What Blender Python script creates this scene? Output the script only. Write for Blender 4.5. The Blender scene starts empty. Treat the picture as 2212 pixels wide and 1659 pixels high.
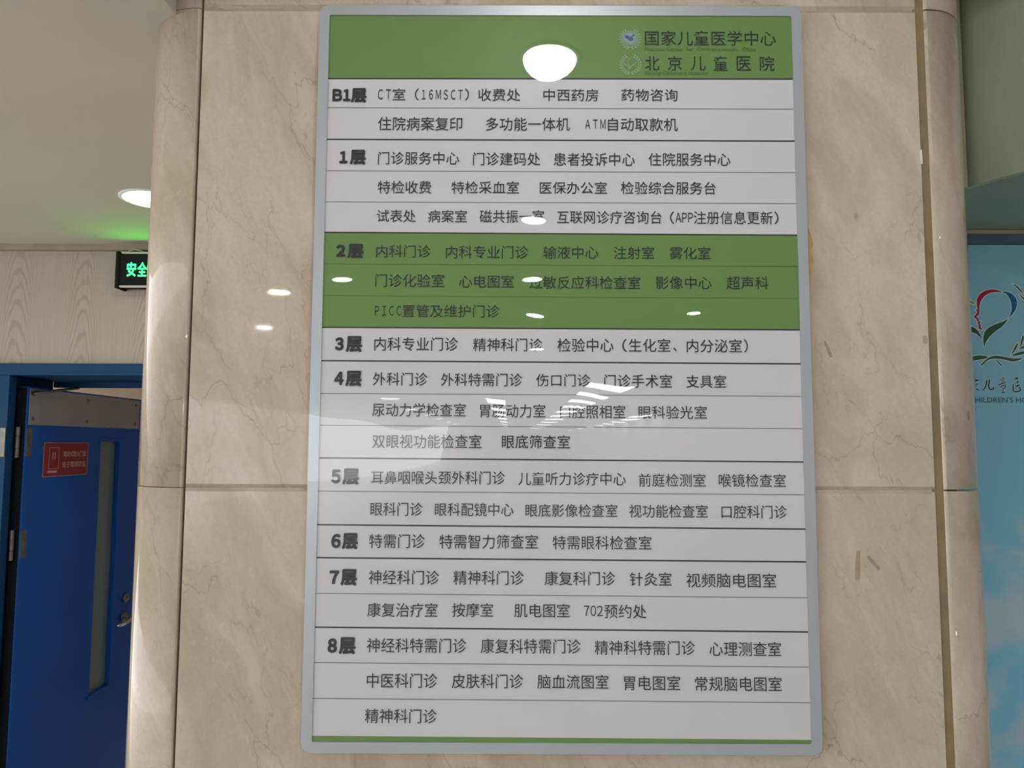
import bpy, bmesh, math, random
from mathutils import Vector, Matrix
random.seed(7)
C = bpy.context.scene.collection
SC = bpy.context.scene

# ------------------------------------------------------------------ camera, world, exposure
def set_camera():
    pos = Vector((-0.0830, -1.2916, 1.720))
    pitch, yaw, roll = math.radians(4.6229), math.radians(0.1105), math.radians(-0.2124)
    M = Matrix.Rotation(yaw, 3, 'Z') @ Matrix.Rotation(pitch, 3, 'X') @ Matrix.Rotation(roll, 3, 'Y')
    r, f, u = M.col[0], M.col[1], M.col[2]
    cd = bpy.data.cameras.new('camera')
    cd.sensor_width = 36.0
    cd.lens = 1600.0 / 2212.0 * 36.0
    cd.clip_start = 0.02
    cd.clip_end = 300
    o = bpy.data.objects.new('camera', cd)
    C.objects.link(o)
    m = Matrix.Identity(4)
    for i in range(3):
        m[i][0], m[i][1], m[i][2], m[i][3] = r[i], u[i], -f[i], pos[i]
    o.matrix_world = m
    SC.camera = o
set_camera()

W = bpy.data.worlds.new('daylight'); SC.world = W; W.use_nodes = True
bg = W.node_tree.nodes['Background']
bg.inputs[0].default_value = (0.97, 0.985, 1.0, 1)
bg.inputs[1].default_value = 3.6
SC.view_settings.view_transform = 'Standard'
SC.view_settings.look = 'None'
SC.view_settings.gamma = 1.0
SC.view_settings.use_curve_mapping = False
SC.view_settings.exposure = 0.07
SC.cycles.use_denoising = True
SC.cycles.max_bounces = 6
SC.cycles.diffuse_bounces = 3
SC.cycles.glossy_bounces = 3
SC.cycles.adaptive_threshold = 0.03
SC.cycles.transparent_max_bounces = 16
SC.cycles.caustics_reflective = False
SC.cycles.caustics_refractive = False
SC.cycles.sample_clamp_indirect = 4.0

HALL_LIGHT = 85.0        # nearest hall downlights
ROW_LIGHT = 16.0         # long rows of hall lights
CORRIDOR_LIGHT = 26.0    # downlight of the side corridor
EXIT_LIGHT = 30.0

# ------------------------------------------------------------------ printed tables (mm on the sign and poster planes)
ROWS = [
    ("floor_label", [("Ｂ", -411.5, -393.6, 2334.9, 2357.9), ("１", -392.4, -378.9, 2335.0, 2357.9), ("层", -378.2, -349.8, 2332.3, 2359.7)]),
    ("text_row", [("ＣＴ", -329.4, -306.0, 2338.8, 2357.6), ("室", -302.9, -279.9, 2337.4, 2359.1), ("（", -262.8, -255.6, 2337.1, 2359.2), ("１６ＭＳＣＴ", -250.3, -176.4, 2338.9, 2357.1), ("）", -172.3, -165.1, 2337.3, 2359.4), ("收费处", -148.5, -72.5, 2336.4, 2359.2), ("中西药房", -30.9, 68.1, 2336.4, 2359.1), ("药物咨询", 109.8, 211.4, 2336.8, 2359.5)]),
    ("text_row", [("住院病案复印", -328.4, -177.0, 2281.1, 2306.2), ("多功能一体机", -134.1, 16.5, 2281.2, 2305.7), ("ＡＴＭ", 44.3, 81.1, 2285.0, 2302.2), ("自动取款机", 85.2, 210.6, 2281.4, 2305.5)]),
    ("floor_label", [("１", -396.5, -381.6, 2219.8, 2242.4), ("层", -377.8, -348.9, 2217.3, 2245.1)]),
    ("text_row", [("门诊服务中心", -327.2, -181.7, 2218.1, 2241.7), ("门诊建码处", -156.8, -36.5, 2217.1, 2240.8), ("患者投诉中心", -12.3, 132.9, 2216.5, 2240.4), ("住院服务中心", 157.5, 303.8, 2217.0, 2240.9)]),
    ("text_row", [("特检收费", -326.7, -231.1, 2164.8, 2188.2), ("特检采血室", -194.9, -74.4, 2165.1, 2187.8), ("医保办公室", -37.2, 82.8, 2165.0, 2187.4), ("检验综合服务台", 107.6, 276.8, 2164.8, 2188.0)]),
    ("text_row", [("试表处", -327.4, -257.9, 2112.6, 2135.2), ("病案室", -236.0, -166.8, 2112.3, 2135.1), ("磁共振一室", -144.4, -29.4, 2111.8, 2135.4), ("互联网诊疗咨询台", -6.6, 179.7, 2110.9, 2134.3), ("（", 194.6, 202.0, 2111.1, 2133.8), ("Ａ", 204.0, 214.7, 2113.6, 2131.3), ("Ｐ", 216.0, 224.6, 2113.7, 2131.4), ("Ｐ", 226.7, 235.4, 2113.7, 2131.4), ("注册信息更新", 236.6, 377.2, 2110.6, 2134.2), ("）", 380.0, 387.4, 2111.2, 2134.0)]),
    ("floor_label", [("２", -398.2, -381.8, 2049.4, 2071.7), ("层", -378.7, -349.3, 2046.4, 2073.1)]),
    ("text_row", [("内科门诊", -327.2, -230.5, 2048.6, 2070.9), ("内科专业门诊", -203.5, -57.4, 2047.1, 2070.5), ("输液中心", -30.8, 66.7, 2047.0, 2070.2), ("注射室", 93.9, 165.8, 2047.1, 2069.7), ("雾化室", 192.9, 265.4, 2047.1, 2069.6)]),
    ("text_row", [("门诊化验室", -327.9, -206.0, 1995.4, 2019.2), ("心电图室", -179.6, -82.9, 1994.8, 2017.5), ("过敏反应科检查室", -55.9, 140.9, 1992.9, 2016.0), ("影像中心", 167.8, 266.4, 1993.3, 2016.0), ("超声科", 292.8, 366.7, 1993.2, 2016.4)]),
    ("text_row", [("ＰＩＣＣ", -327.7, -281.2, 1944.2, 1961.8), ("置管及维护门诊", -279.1, -108.0, 1941.5, 1964.1)]),
    ("floor_label", [("３", -396.6, -381.2, 1882.3, 1905.6), ("层", -377.7, -348.8, 1879.3, 1908.0)]),
    ("text_row", [("内科专业门诊", -327.6, -180.5, 1882.3, 1906.2), ("精神科门诊", -154.1, -32.9, 1881.9, 1905.1), ("检验中心", -6.1, 92.3, 1881.3, 1905.3), ("（", 107.7, 115.9, 1881.4, 1904.7), ("生化室", 119.1, 192.1, 1881.5, 1904.9), ("、", 197.1, 203.1, 1882.9, 1889.5), ("内分泌室", 220.7, 317.4, 1881.1, 1904.5), ("）", 321.1, 328.0, 1881.3, 1904.7)]),
    ("floor_label", [("４", -396.6, -379.8, 1821.3, 1845.1), ("层", -377.1, -348.2, 1819.0, 1846.8)]),
    ("text_row", [("外科门诊", -329.0, -233.3, 1820.9, 1844.0), ("外科特需门诊", -209.7, -67.7, 1820.3, 1843.1), ("伤口门诊", -43.4, 51.0, 1820.3, 1842.2), ("门诊手术室", 75.6, 194.3, 1818.6, 1841.9), ("支具室", 218.9, 288.6, 1818.7, 1841.3)]),
    ("text_row", [("尿动力学检查室", -329.1, -165.9, 1766.8, 1790.2), ("胃肠动力室", -141.1, -27.2, 1765.7, 1789.2), ("口腔照相室", -1.6, 112.1, 1764.6, 1788.1), ("眼科验光室", 134.9, 254.1, 1764.5, 1787.3)]),
    ("text_row", [("双眼视功能检查室", -328.0, -138.6, 1711.9, 1735.7), ("眼底筛查室", -102.6, 15.4, 1712.0, 1735.5)]),
    ("floor_label", [("５", -397.7, -381.3, 1650.9, 1674.8), ("层", -378.5, -349.6, 1648.6, 1676.6)]),
    ("text_row", [("耳鼻咽喉头颈外科门诊", -328.7, -97.1, 1649.9, 1672.8), ("儿童听力诊疗中心", -74.0, 111.9, 1648.9, 1671.5), ("前庭检测室", 134.2, 249.7, 1647.2, 1669.9), ("喉镜检查室", 272.4, 388.2, 1647.2, 1669.9)]),
    ("text_row", [("眼科门诊", -328.8, -238.9, 1595.6, 1618.7), ("眼科配镜中心", -217.8, -82.3, 1595.5, 1618.3), ("眼底影像检查室", -61.5, 97.1, 1594.7, 1616.9), ("视功能检查室", 117.3, 252.7, 1594.4, 1616.6), ("口腔科门诊", 276.2, 388.7, 1593.7, 1616.0)]),
    ("floor_label", [("６", -395.2, -378.8, 1540.3, 1564.8), ("层", -376.8, -349.0, 1538.5, 1566.3)]),
    ("text_row", [("特需门诊", -330.1, -234.2, 1540.8, 1564.8), ("特需智力筛查室", -209.3, -39.9, 1540.5, 1564.5), ("特需眼科检查室", -14.7, 154.9, 1539.8, 1563.3)]),
    ("floor_label", [("７", -397.0, -380.4, 1479.7, 1502.8), ("层", -377.9, -349.6, 1477.3, 1505.2)]),
    ("text_row", [("神经科门诊", -329.9, -209.2, 1479.6, 1503.5), ("精神科门诊", -184.5, -64.2, 1479.6, 1503.4), ("康复科门诊", -28.3, 92.1, 1479.5, 1502.8), ("针灸室", 116.9, 188.7, 1479.0, 1501.7), ("视频脑电图室", 213.7, 367.4, 1476.6, 1500.7)]),
    ("text_row", [("康复治疗室", -331.0, -211.1, 1425.3, 1448.7), ("按摩室", -186.5, -116.2, 1425.8, 1448.8), ("肌电图室", -80.4, 14.3, 1425.2, 1448.4), ("７", 38.3, 47.9, 1428.1, 1445.3), ("０", 49.9, 59.3, 1428.1, 1445.4), ("２", 60.9, 70.8, 1428.2, 1445.4), ("预约处", 73.2, 145.0, 1424.5, 1447.5)]),
    ("floor_label", [("８", -397.4, -381.2, 1365.0, 1389.3), ("层", -378.2, -349.5, 1362.8, 1391.3)]),
    ("text_row", [("神经科特需门诊", -330.6, -161.4, 1366.0, 1389.9), ("康复科特需门诊", -136.9, 32.6, 1365.6, 1389.7), ("精神科特需门诊", 56.6, 226.8, 1363.8, 1387.6), ("心理测查室", 251.2, 373.0, 1362.5, 1386.3)]),
    ("text_row", [("中医科门诊", -329.5, -210.1, 1307.6, 1331.8), ("皮肤科门诊", -185.6, -65.1, 1307.6, 1331.3), ("脑血流图室", -40.7, 79.7, 1307.3, 1330.7), ("胃电图室", 106.0, 201.0, 1305.6, 1329.7), ("常规脑电图室", 226.0, 372.5, 1304.7, 1328.8)]),
    ("text_row", [("精神科门诊", -331.5, -210.4, 1249.9, 1273.4)]),
    ("hospital_title", [("国家儿童医学中心", 153.6, 390.7, 2441.4, 2469.5)]),
    ("hospital_title", [("北", 153.1, 179.1, 2394.3, 2421.3), ("京", 194.2, 220.0, 2394.4, 2421.4), ("儿", 235.3, 262.1, 2394.5, 2420.7), ("童", 277.2, 302.8, 2394.2, 2421.7), ("医", 319.1, 344.9, 2394.8, 2421.4), ("院", 360.7, 387.4, 2394.0, 2421.5)]),
    ("english_title", [("National Center  for  Children's Health,  China", 153.4, 354.1, 2429.8, 2438.7)]),
    ("english_title", [("Beijing Children's Hospital", 153.3, 266.7, 2384.0, 2393.5)]),
]
# (height at the left end, height at the right end, weight) of each printed rule, mm
RULES = [(2378.0, 2379.4, 1), (2323.5, 2323.1, 0), (2264.6, 2263.7, 1), (2206.5, 2205.7, 0), (2149.6, 2149.0, 0), (2094.0, 2091.4, 1), (2037.0, 2034.9, 0), (1980.0, 1977.5, 0), (1923.5, 1921.7, 1), (1864.4, 1861.6, 1), (1806.8, 1804.7, 0), (1751.2, 1748.3, 0), (1694.6, 1690.6, 1), (1637.4, 1634.2, 0), (1580.0, 1575.7, 1), (1524.1, 1520.2, 1), (1464.0, 1459.8, 0), (1407.4, 1402.8, 1), (1348.7, 1344.6, 0), (1289.7, 1286.0, 0), (1228.5, 1225.3, 2)]
LOGO = [
    ('red', [(1609.3,2249.9),(1596.5,2250.5),(1583.7,2250.5),(1568.7,2248.2),(1557.9,2243.9),(1546.9,2236.3),(1537.8,2225.5),(1531.4,2214.7),(1527.8,2201.7),(1526.5,2188.8),(1526.4,2175.9),(1522.4,2169.4),(1516.5,2165.5),(1517.2,2161.9),(1523.1,2156.5),(1523.6,2147.9),(1531.6,2146.9),(1525.3,2140.4),(1528.9,2135.1),(1529.3,2126.5),(1536.0,2119.0),(1524.4,2120.5),(1520.8,2126.4),(1522.6,2136.1),(1518.6,2141.5),(1521.8,2146.4),(1516.8,2149.0),(1516.5,2156.1),(1511.3,2159.0),(1506.3,2164.6),(1512.9,2170.4),(1519.2,2178.0),(1519.3,2184.0),(1513.7,2187.7),(1521.2,2189.2),(1520.2,2199.5),(1519.1,2212.5),(1520.8,2225.4),(1526.7,2237.3),(1536.7,2247.1),(1549.9,2254.7),(1562.8,2258.4),(1575.7,2259.5),(1588.4,2258.0),(1599.9,2254.8)]),
    ('blue', [(1609.3,2249.9),(1613.6,2252.1),(1624.3,2251.7),(1634.8,2248.5),(1647.1,2239.9),(1655.1,2229.1),(1658.2,2216.2),(1656.9,2202.1),(1652.0,2189.2),(1643.9,2177.3),(1636.1,2168.7),(1627.8,2160.1),(1633.0,2171.9),(1637.9,2184.9),(1639.1,2199.9),(1638.3,2212.9),(1634.7,2225.8),(1628.8,2236.6),(1621.8,2245.2),(1615.6,2248.4)]),
    ('green', [(1625.5,2157.9),(1619.4,2153.6),(1608.5,2148.2),(1591.2,2141.7),(1573.9,2135.2),(1560.9,2128.7),(1549.9,2121.2),(1541.9,2110.4),(1537.0,2096.5),(1535.7,2081.5),(1537.4,2059.1),(1542.2,2070.9),(1549.1,2083.7),(1558.1,2094.4),(1570.4,2106.3),(1585.8,2118.1),(1598.9,2126.7),(1610.1,2137.5),(1617.9,2146.1)]),
    ('green', [(1531.2,2084.7),(1527.2,2090.1),(1521.1,2096.5),(1513.0,2103.9),(1500.5,2108.8),(1483.9,2115.6),(1469.5,2126.3),(1484.6,2131.7),(1501.4,2128.1),(1511.7,2122.1),(1519.8,2113.6),(1526.6,2100.8)]),
    ('orange', [(1467.2,2216.6),(1480.3,2223.1),(1490.9,2223.1),(1499.3,2221.0),(1507.6,2216.7),(1513.5,2206.0),(1505.1,2208.5),(1494.7,2212.4),(1482.0,2214.5)]),
    ('green', [(1647.0,2279.9),(1655.4,2276.7),(1667.6,2265.9),(1677.6,2254.0),(1682.5,2245.8),(1671.3,2254.0),(1659.1,2266.9)]),
    ('green', [(1664.4,2245.3),(1676.7,2235.6),(1691.0,2223.8),(1700.9,2210.9),(1686.5,2219.5),(1674.4,2232.4)]),
    ('green', [(1654.7,2075.5),(1653.1,2064.8),(1646.1,2052.0),(1634.7,2037.0),(1629.2,2032.7),(1635.2,2045.6),(1644.5,2062.7)]),
    ('green', [(1626.9,2028.5),(1643.2,2037.1),(1662.5,2042.5),(1692.4,2046.8),(1711.3,2045.8),(1692.0,2039.4),(1670.6,2034.6),(1649.2,2029.6)]),
    ('green', [(1674.0,2101.3),(1676.0,2090.6),(1670.6,2075.6),(1664.6,2062.7),(1660.1,2057.4),(1664.3,2077.7),(1669.3,2092.7)]),
    ('green', [(1655.5,2049.9),(1665.5,2059.5),(1693.6,2071.4),(1706.3,2071.4),(1688.8,2060.7),(1671.6,2054.7)]),
    ('green', [(1549.0,2022.9),(1541.2,2027.1),(1528.6,2029.2),(1511.6,2029.1),(1492.3,2023.7),(1475.0,2015.2),(1487.5,2010.9),(1500.2,2011.4),(1519.4,2015.3),(1536.5,2017.5)]),
    ('green', [(1521.7,1996.2),(1529.5,2003.6),(1540.5,2014.3),(1555.8,2024.0),(1570.8,2028.3),(1585.6,2027.9),(1602.4,2025.2),(1621.2,2021.0),(1640.1,2018.9),(1657.1,2019.6),(1669.9,2021.2),(1656.8,2013.7),(1639.6,2008.9),(1622.8,2009.9),(1606.1,2014.6),(1589.3,2017.7),(1572.5,2018.7),(1555.5,2016.5),(1542.4,2009.0),(1525.8,1993.6)]),
    ('green', [(1573.3,2013.4),(1578.5,2012.3),(1596.7,1995.4),(1592.4,1993.2)]),
]
BRUSH = [
    [([(1499.3,1950.9),(1501.7,1944.6)],3.36),([(1498.7,1940.3),(1504.5,1942.5),(1513.3,1945.1)],4.32),([(1500.2,1932.6),(1508.8,1932.1),(1499.2,1921.5)],2.4),([(1500.3,1913.3),(1507.0,1912.9),(1512.4,1906.6)],2.88),([(1494.8,1940.7),(1482.2,1937.8)],2.88),([(1491.6,1932.0),(1492.2,1924.3)],2.4),([(1493.6,1912.8),(1485.5,1905.1)],2.4)],
    [([(1537.7,1944.7),(1540.3,1939.9),(1538.4,1930.3),(1533.6,1918.7),(1525.9,1908.6)],3.07),([(1548.4,1947.7),(1549.1,1941.9),(1546.5,1928.4),(1546.5,1917.8),(1551.0,1912.1),(1558.7,1912.1),(1562.6,1915.0),(1562.4,1920.7)],3.27)],
    [([(1594.3,1956.0),(1599.8,1950.7)],3.36),([(1584.6,1943.9),(1597.8,1947.8),(1603.6,1949.8)],1.92),([(1588.6,1935.8),(1596.5,1941.1),(1601.8,1941.6)],1.92),([(1575.6,1925.6),(1589.3,1931.0),(1601.0,1935.8),(1608.7,1935.8)],2.4),([(1585.8,1917.9),(1590.8,1923.7),(1598.7,1927.1),(1604.3,1925.7),(1603.1,1919.0),(1596.2,1915.1),(1592.4,1917.0)],2.4),([(1595.1,1912.2),(1594.1,1901.6)],2.4),([(1590.5,1906.4),(1597.7,1907.4)],1.73),([(1587.2,1899.2),(1595.5,1901.6),(1604.1,1901.7)],2.4)],
    [([(1636.2,1948.9),(1642.9,1949.4),(1648.8,1951.9)],4.8),([(1641.5,1940.3),(1647.1,1937.4),(1644.0,1933.6)],4.8),([(1630.5,1931.6),(1629.4,1919.1),(1628.9,1909.4),(1632.0,1904.7),(1643.5,1904.7),(1652.3,1907.6),(1654.9,1912.4),(1651.9,1918.2),(1644.4,1921.0)],2.88),([(1636.3,1922.9),(1644.6,1924.9),(1651.4,1928.3)],3.84),([(1642.4,1921.0),(1635.3,1912.4)],1.73)],
    [([(1671.3,1932.7),(1669.4,1904.8)],2.88),([(1671.3,1932.7),(1677.5,1932.7),(1673.3,1925.0)],2.4),([(1686.4,1936.6),(1683.2,1930.8),(1694.7,1930.8)],2.4),([(1683.7,1922.1),(1692.3,1922.7)],2.11),([(1681.5,1916.4),(1694.9,1916.9)],2.4),([(1686.3,1916.4),(1679.0,1905.8)],2.11),([(1690.1,1916.4),(1690.6,1907.7),(1696.4,1909.7)],2.4)],
]
ENG = (1.4782, 1.7613, 1.8671, 1.8860)

# ------------------------------------------------------------------ helpers
def s2l(c):
    return tuple(((v/255.0)/12.92 if v/255.0 <= 0.04045 else ((v/255.0+0.055)/1.055)**2.4) for v in c)

class N:
    """tiny node-tree writer"""
    def __init__(self, name):
        self.m = bpy.data.materials.new(name); self.m.use_nodes = True
        self.t = self.m.node_tree; self.t.nodes.clear()
        self.out = self.t.nodes.new('ShaderNodeOutputMaterial')
    def n(self, kind, **kw):
        x = self.t.nodes.new(kind)
        for k, v in kw.items(): setattr(x, k, v)
        return x
    def set(self, sock, v):
        if hasattr(v, 'is_output') or isinstance(v, bpy.types.NodeSocket): self.t.links.new(v, sock)
        else:
            if hasattr(sock.default_value, '__len__') and len(sock.default_value) == 4 and len(v) == 3: v = (*v, 1)
            sock.default_value = v
    def math(self, op, a, b=None, c=None):
        x = self.n('ShaderNodeMath', operation=op)
        for i, v in enumerate((a, b, c)):
            if v is not None: self.set(x.inputs[i], v)
        return x.outputs[0]
    def vmath(self, op, a, b=None):
        x = self.n('ShaderNodeVectorMath', operation=op)
        self.set(x.inputs[0], a)
        if b is not None: self.set(x.inputs[1], b)
        return x.outputs[0]
    def mix(self, f, a, b, blend='MIX'):
        x = self.n('ShaderNodeMix', data_type='RGBA', blend_type=blend)
        self.set(x.inputs[0], f); self.set(x.inputs[6], a); self.set(x.inputs[7], b)
        return x.outputs[2]
    def ramp(self, f, lo, hi, a=0.0, b=1.0, smooth=True):
        x = self.n('ShaderNodeMapRange', interpolation_type='SMOOTHSTEP' if smooth else 'LINEAR')
        for i, v in enumerate((f, lo, hi, a, b)): self.set(x.inputs[i], v)
        return x.outputs[0]
    def noise(self, vec, scale, detail=3, rough=0.5, dist=0.0):
        x = self.n('ShaderNodeTexNoise')
        self.set(x.inputs['Vector'], vec)
        for k, v in (('Scale', scale), ('Detail', detail), ('Roughness', rough), ('Distortion', dist)): x.inputs[k].default_value = v
        return x.outputs['Fac'], x.outputs['Color']
    def vor(self, vec, scale, feature='F1'):
        x = self.n('ShaderNodeTexVoronoi', feature=feature)
        self.set(x.inputs['Vector'], vec); x.inputs['Scale'].default_value = scale
        return x.outputs['Distance'], (x.outputs['Color'] if feature == 'F1' else None)
    def obj(self):
        return self.n('ShaderNodeTexCoord').outputs['Object']
    def bsdf(self, col, rough=0.5, spec=0.5, metal=0.0, coat=0.0, bump=None, bstr=0.1, emit=None, estr=0.0):
        p = self.n('ShaderNodeBsdfPrincipled')
        self.set(p.inputs['Base Color'], col); self.set(p.inputs['Roughness'], rough)
        self.set(p.inputs['Specular IOR Level'], spec); self.set(p.inputs['Metallic'], metal)
        p.inputs['Coat Weight'].default_value = coat; p.inputs['Coat Roughness'].default_value = 0.05
        if emit is not None:
            self.set(p.inputs['Emission Color'], emit); p.inputs['Emission Strength'].default_value = estr
        if bump is not None:
            b = self.n('ShaderNodeBump'); b.inputs['Strength'].default_value = bstr; b.inputs['Distance'].default_value = 0.002
            self.t.links.new(bump, b.inputs['Height']); self.t.links.new(b.outputs[0], p.inputs['Normal'])
        self.t.links.new(p.outputs[0], self.out.inputs[0])
        return self.m

def plain(name, rgb, rough=0.5, spec=0.5, metal=0.0, coat=0.0, var=0.04, scale=6.0):
    """painted / plain surface with a faint mottling"""
    k = N(name); f, _ = k.noise(k.obj(), scale, 4, 0.6)
    a = s2l(rgb)
    c = k.mix(k.ramp(f, 0.3, 0.7), tuple(v*(1-var) for v in a), tuple(min(1, v*(1+var)) for v in a))
    return k.bsdf(c, rough, spec, metal, coat)

def glow(name, rgb, strength):
    k = N(name); e = k.n('ShaderNodeEmission')
    e.inputs[0].default_value = (*rgb, 1); e.inputs[1].default_value = strength
    k.t.links.new(e.outputs[0], k.out.inputs[0]); return k.m

def marble(name='polished_beige_marble', base=(202, 185, 165)):
    k = N(name)
    info = k.n('ShaderNodeObjectInfo')
    off = k.vmath('SCALE', (3.1, 5.7, 9.3)); off.node.inputs['Scale'].default_value = 1.0
    k.t.links.new(k.math('MULTIPLY', info.outputs['Random'], 7.0), off.node.inputs['Scale'])
    v = k.vmath('ADD', k.obj(), off)
    rot = k.n('ShaderNodeVectorRotate', rotation_type='Y_AXIS'); k.t.links.new(v, rot.inputs['Vector']); rot.inputs['Angle'].default_value = math.radians(20)
    st = k.vmath('MULTIPLY', rot.outputs[0], (1.0, 1.0, 0.42))
    _, wob = k.noise(st, 6.0, 5, 0.58)
    d = k.vmath('SCALE', k.vmath('SUBTRACT', wob, (0.5, 0.5, 0.5))); d.node.inputs['Scale'].default_value = 0.22
    w = k.vmath('ADD', st, d)
    b = s2l(base)
    lo = tuple(x*y for x, y in zip(b, (0.80, 0.77, 0.72))); hi = tuple(min(1, x*y) for x, y in zip(b, (1.09, 1.10, 1.12)))
    f1, _ = k.noise(w, 8.0, 7, 0.66)
    c = k.mix(k.ramp(f1, 0.3, 0.72), lo, hi)
    # pale curdled flecks and fine grain
    f2, _ = k.noise(w, 30.0, 6, 0.72)
    c = k.mix(k.ramp(f2, 0.54, 0.72, 0, 0.42), c, tuple(min(1, x*1.18) for x in b))
    f3, _ = k.noise(v, 150.0, 3, 0.6)
    c = k.mix(k.ramp(f3, 0.35, 0.65, 0, 0.16), c, tuple(x*y for x, y in zip(b, (0.72, 0.68, 0.62))))
    # wandering brown hairlines, broken up by a mask
    for sc, wd, amt, seed, m0 in ((6.0, 0.008, 0.36, 0.0, 0.44), (12.0, 0.013, 0.30, 4.0, 0.46), (3.3, 0.005, 0.42, 9.0, 0.44)):
        vv = k.vmath('ADD', w, (seed, seed*0.7, seed*1.3))
        dd, _ = k.vor(vv, sc, 'DISTANCE_TO_EDGE')
        line = k.ramp(dd, 0.0, wd, 1.0, 0.0)
        mk, _ = k.noise(k.vmath('ADD', v, (seed+2, 1, 3)), 5.0, 3, 0.55)
        mask = k.ramp(mk, m0, m0+0.2)
        c = k.mix(k.math('MULTIPLY', k.math('MULTIPLY', line, mask), amt), c, tuple(x*y for x, y in zip(b, (0.42, 0.36, 0.29))))
        halo = k.ramp(dd, 0.0, wd*7, 1.0, 0.0)
        c = k.mix(k.math('MULTIPLY', k.math('MULTIPLY', halo, mask), amt*0.28), c, tuple(x*y for x, y in zip(b, (0.66, 0.60, 0.52))))
    # small fossil specks
    vs = k.vmath('MULTIPLY', k.vmath('ADD', v, (1, 2, 3)), (1.0, 1.0, 0.6))
    ds, cs = k.vor(vs, 17.0)
    sx = k.n('ShaderNodeSeparateColor'); k.t.links.new(cs, sx.inputs[0])
    spot = k.math('MULTIPLY', k.ramp(ds, 0.07, 0.12, 1.0, 0.0), k.ramp(sx.outputs[0], 0.84, 0.86))
    c = k.mix(k.math('MULTIPLY', spot, 0.5), c, tuple(x*y for x, y in zip(b, (0.42, 0.36, 0.30))))
    rg = k.ramp(f1, 0.3, 0.7, 0.015, 0.045)
    return k.bsdf(c, rg, 0.32)

def washed_oak():
    k = N('whitewashed_oak_veneer')
    s = k.n('ShaderNodeSeparateXYZ'); k.t.links.new(k.obj(), s.inputs[0])
    x, z = s.outputs[0], s.outputs[2]
    nz, _ = k.noise(k.vmath('MULTIPLY', k.obj(), (6, 1, 1.6)), 1.6, 4, 0.6)
    u = k.math('SUBTRACT', k.math('FRACT', k.math('ADD', k.math('DIVIDE', x, 0.262), 7.44)), 0.5)
    um = k.math('MULTIPLY', u, 0.262)
    v = k.math('ADD', z, k.math('MULTIPLY', k.math('MULTIPLY', um, um), 70.0))
    v = k.math('ADD', v, k.math('MULTIPLY', nz, 0.26))
    band = k.math('SINE', k.math('MULTIPLY', v, 2*math.pi/0.075))
    au = k.math('ABSOLUTE', um)
    arch = k.math('MULTIPLY', k.ramp(band, 0.15, 0.75), k.ramp(au, 0.02, 0.085, 1.0, 0.35))
    gr, _ = k.noise(k.vmath('MULTIPLY', k.obj(), (260, 260, 4)), 1.0, 3, 0.6)
    base = s2l((180, 168, 150))
    c = k.mix(k.ramp(gr, 0.35, 0.7, 0.0, 0.5), base, tuple(q*0.80 for q in base))
    c = k.mix(k.math('MULTIPLY', arch, 0.42), c, tuple(q*r for q, r in zip(base, (0.66, 0.63, 0.60))))
    return k.bsdf(c, 0.45, 0.35)

def sky_print():
    """printed poster: blue sky that pales downwards, white clouds below"""
    k = N('printed_sky_poster')
    s = k.n('ShaderNodeSeparateXYZ'); k.t.links.new(k.obj(), s.inputs[0])
    z = s.outputs[2]
    c = k.mix(k.ramp(z, 1.0, 2.42, 0, 1, False), s2l((140, 208, 238)), s2l((142, 196, 216)))
    f, _ = k.noise(k.vmath('ADD', k.vmath('MULTIPLY', k.obj(), (1.5, 1.0, 2.0)), (0.9, 0, 0.45)), 2.1, 5, 0.5, 0.3)
    m = k.math('MULTIPLY', k.ramp(f, 0.37, 0.53), k.ramp(z, 1.40, 1.52, 1.0, 0.0))
    c = k.mix(k.math('MULTIPLY', m, 0.8), c, s2l((206, 220, 226)))
    return k.bsdf(c, 0.35, 0.35)

def acrylic():
    k = N('clear_acrylic')
    tr = k.n('ShaderNodeBsdfTransparent'); gl = k.n('ShaderNodeBsdfGlossy'); fr = k.n('ShaderNodeFresnel'); mx = k.n('ShaderNodeMixShader')
    tr.inputs[0].default_value = (0.98, 0.975, 0.975, 1)
    gl.inputs['Roughness'].default_value = 0.012
    geo = k.n('ShaderNodeNewGeometry')
    k.set(fr.inputs[0], k.math('ADD', 1.49, k.math('MULTIPLY', geo.outputs['Backfacing'], 1.0/1.49-1.49)))
    f, _ = k.noise(k.obj(), 3.2, 1, 0.4)           # the sheet is slightly wavy
    b = k.n('ShaderNodeBump'); b.inputs['Strength'].default_value = 1.0; b.inputs['Distance'].default_value = 0.0035
    k.t.links.new(f, b.inputs['Height']); k.t.links.new(b.outputs[0], gl.inputs['Normal'])
    k.t.links.new(fr.outputs[0], mx.inputs[0]); k.t.links.new(tr.outputs[0], mx.inputs[1]); k.t.links.new(gl.outputs[0], mx.inputs[2])
    k.t.links.new(mx.outputs[0], k.out.inputs[0]); return k.m

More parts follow.
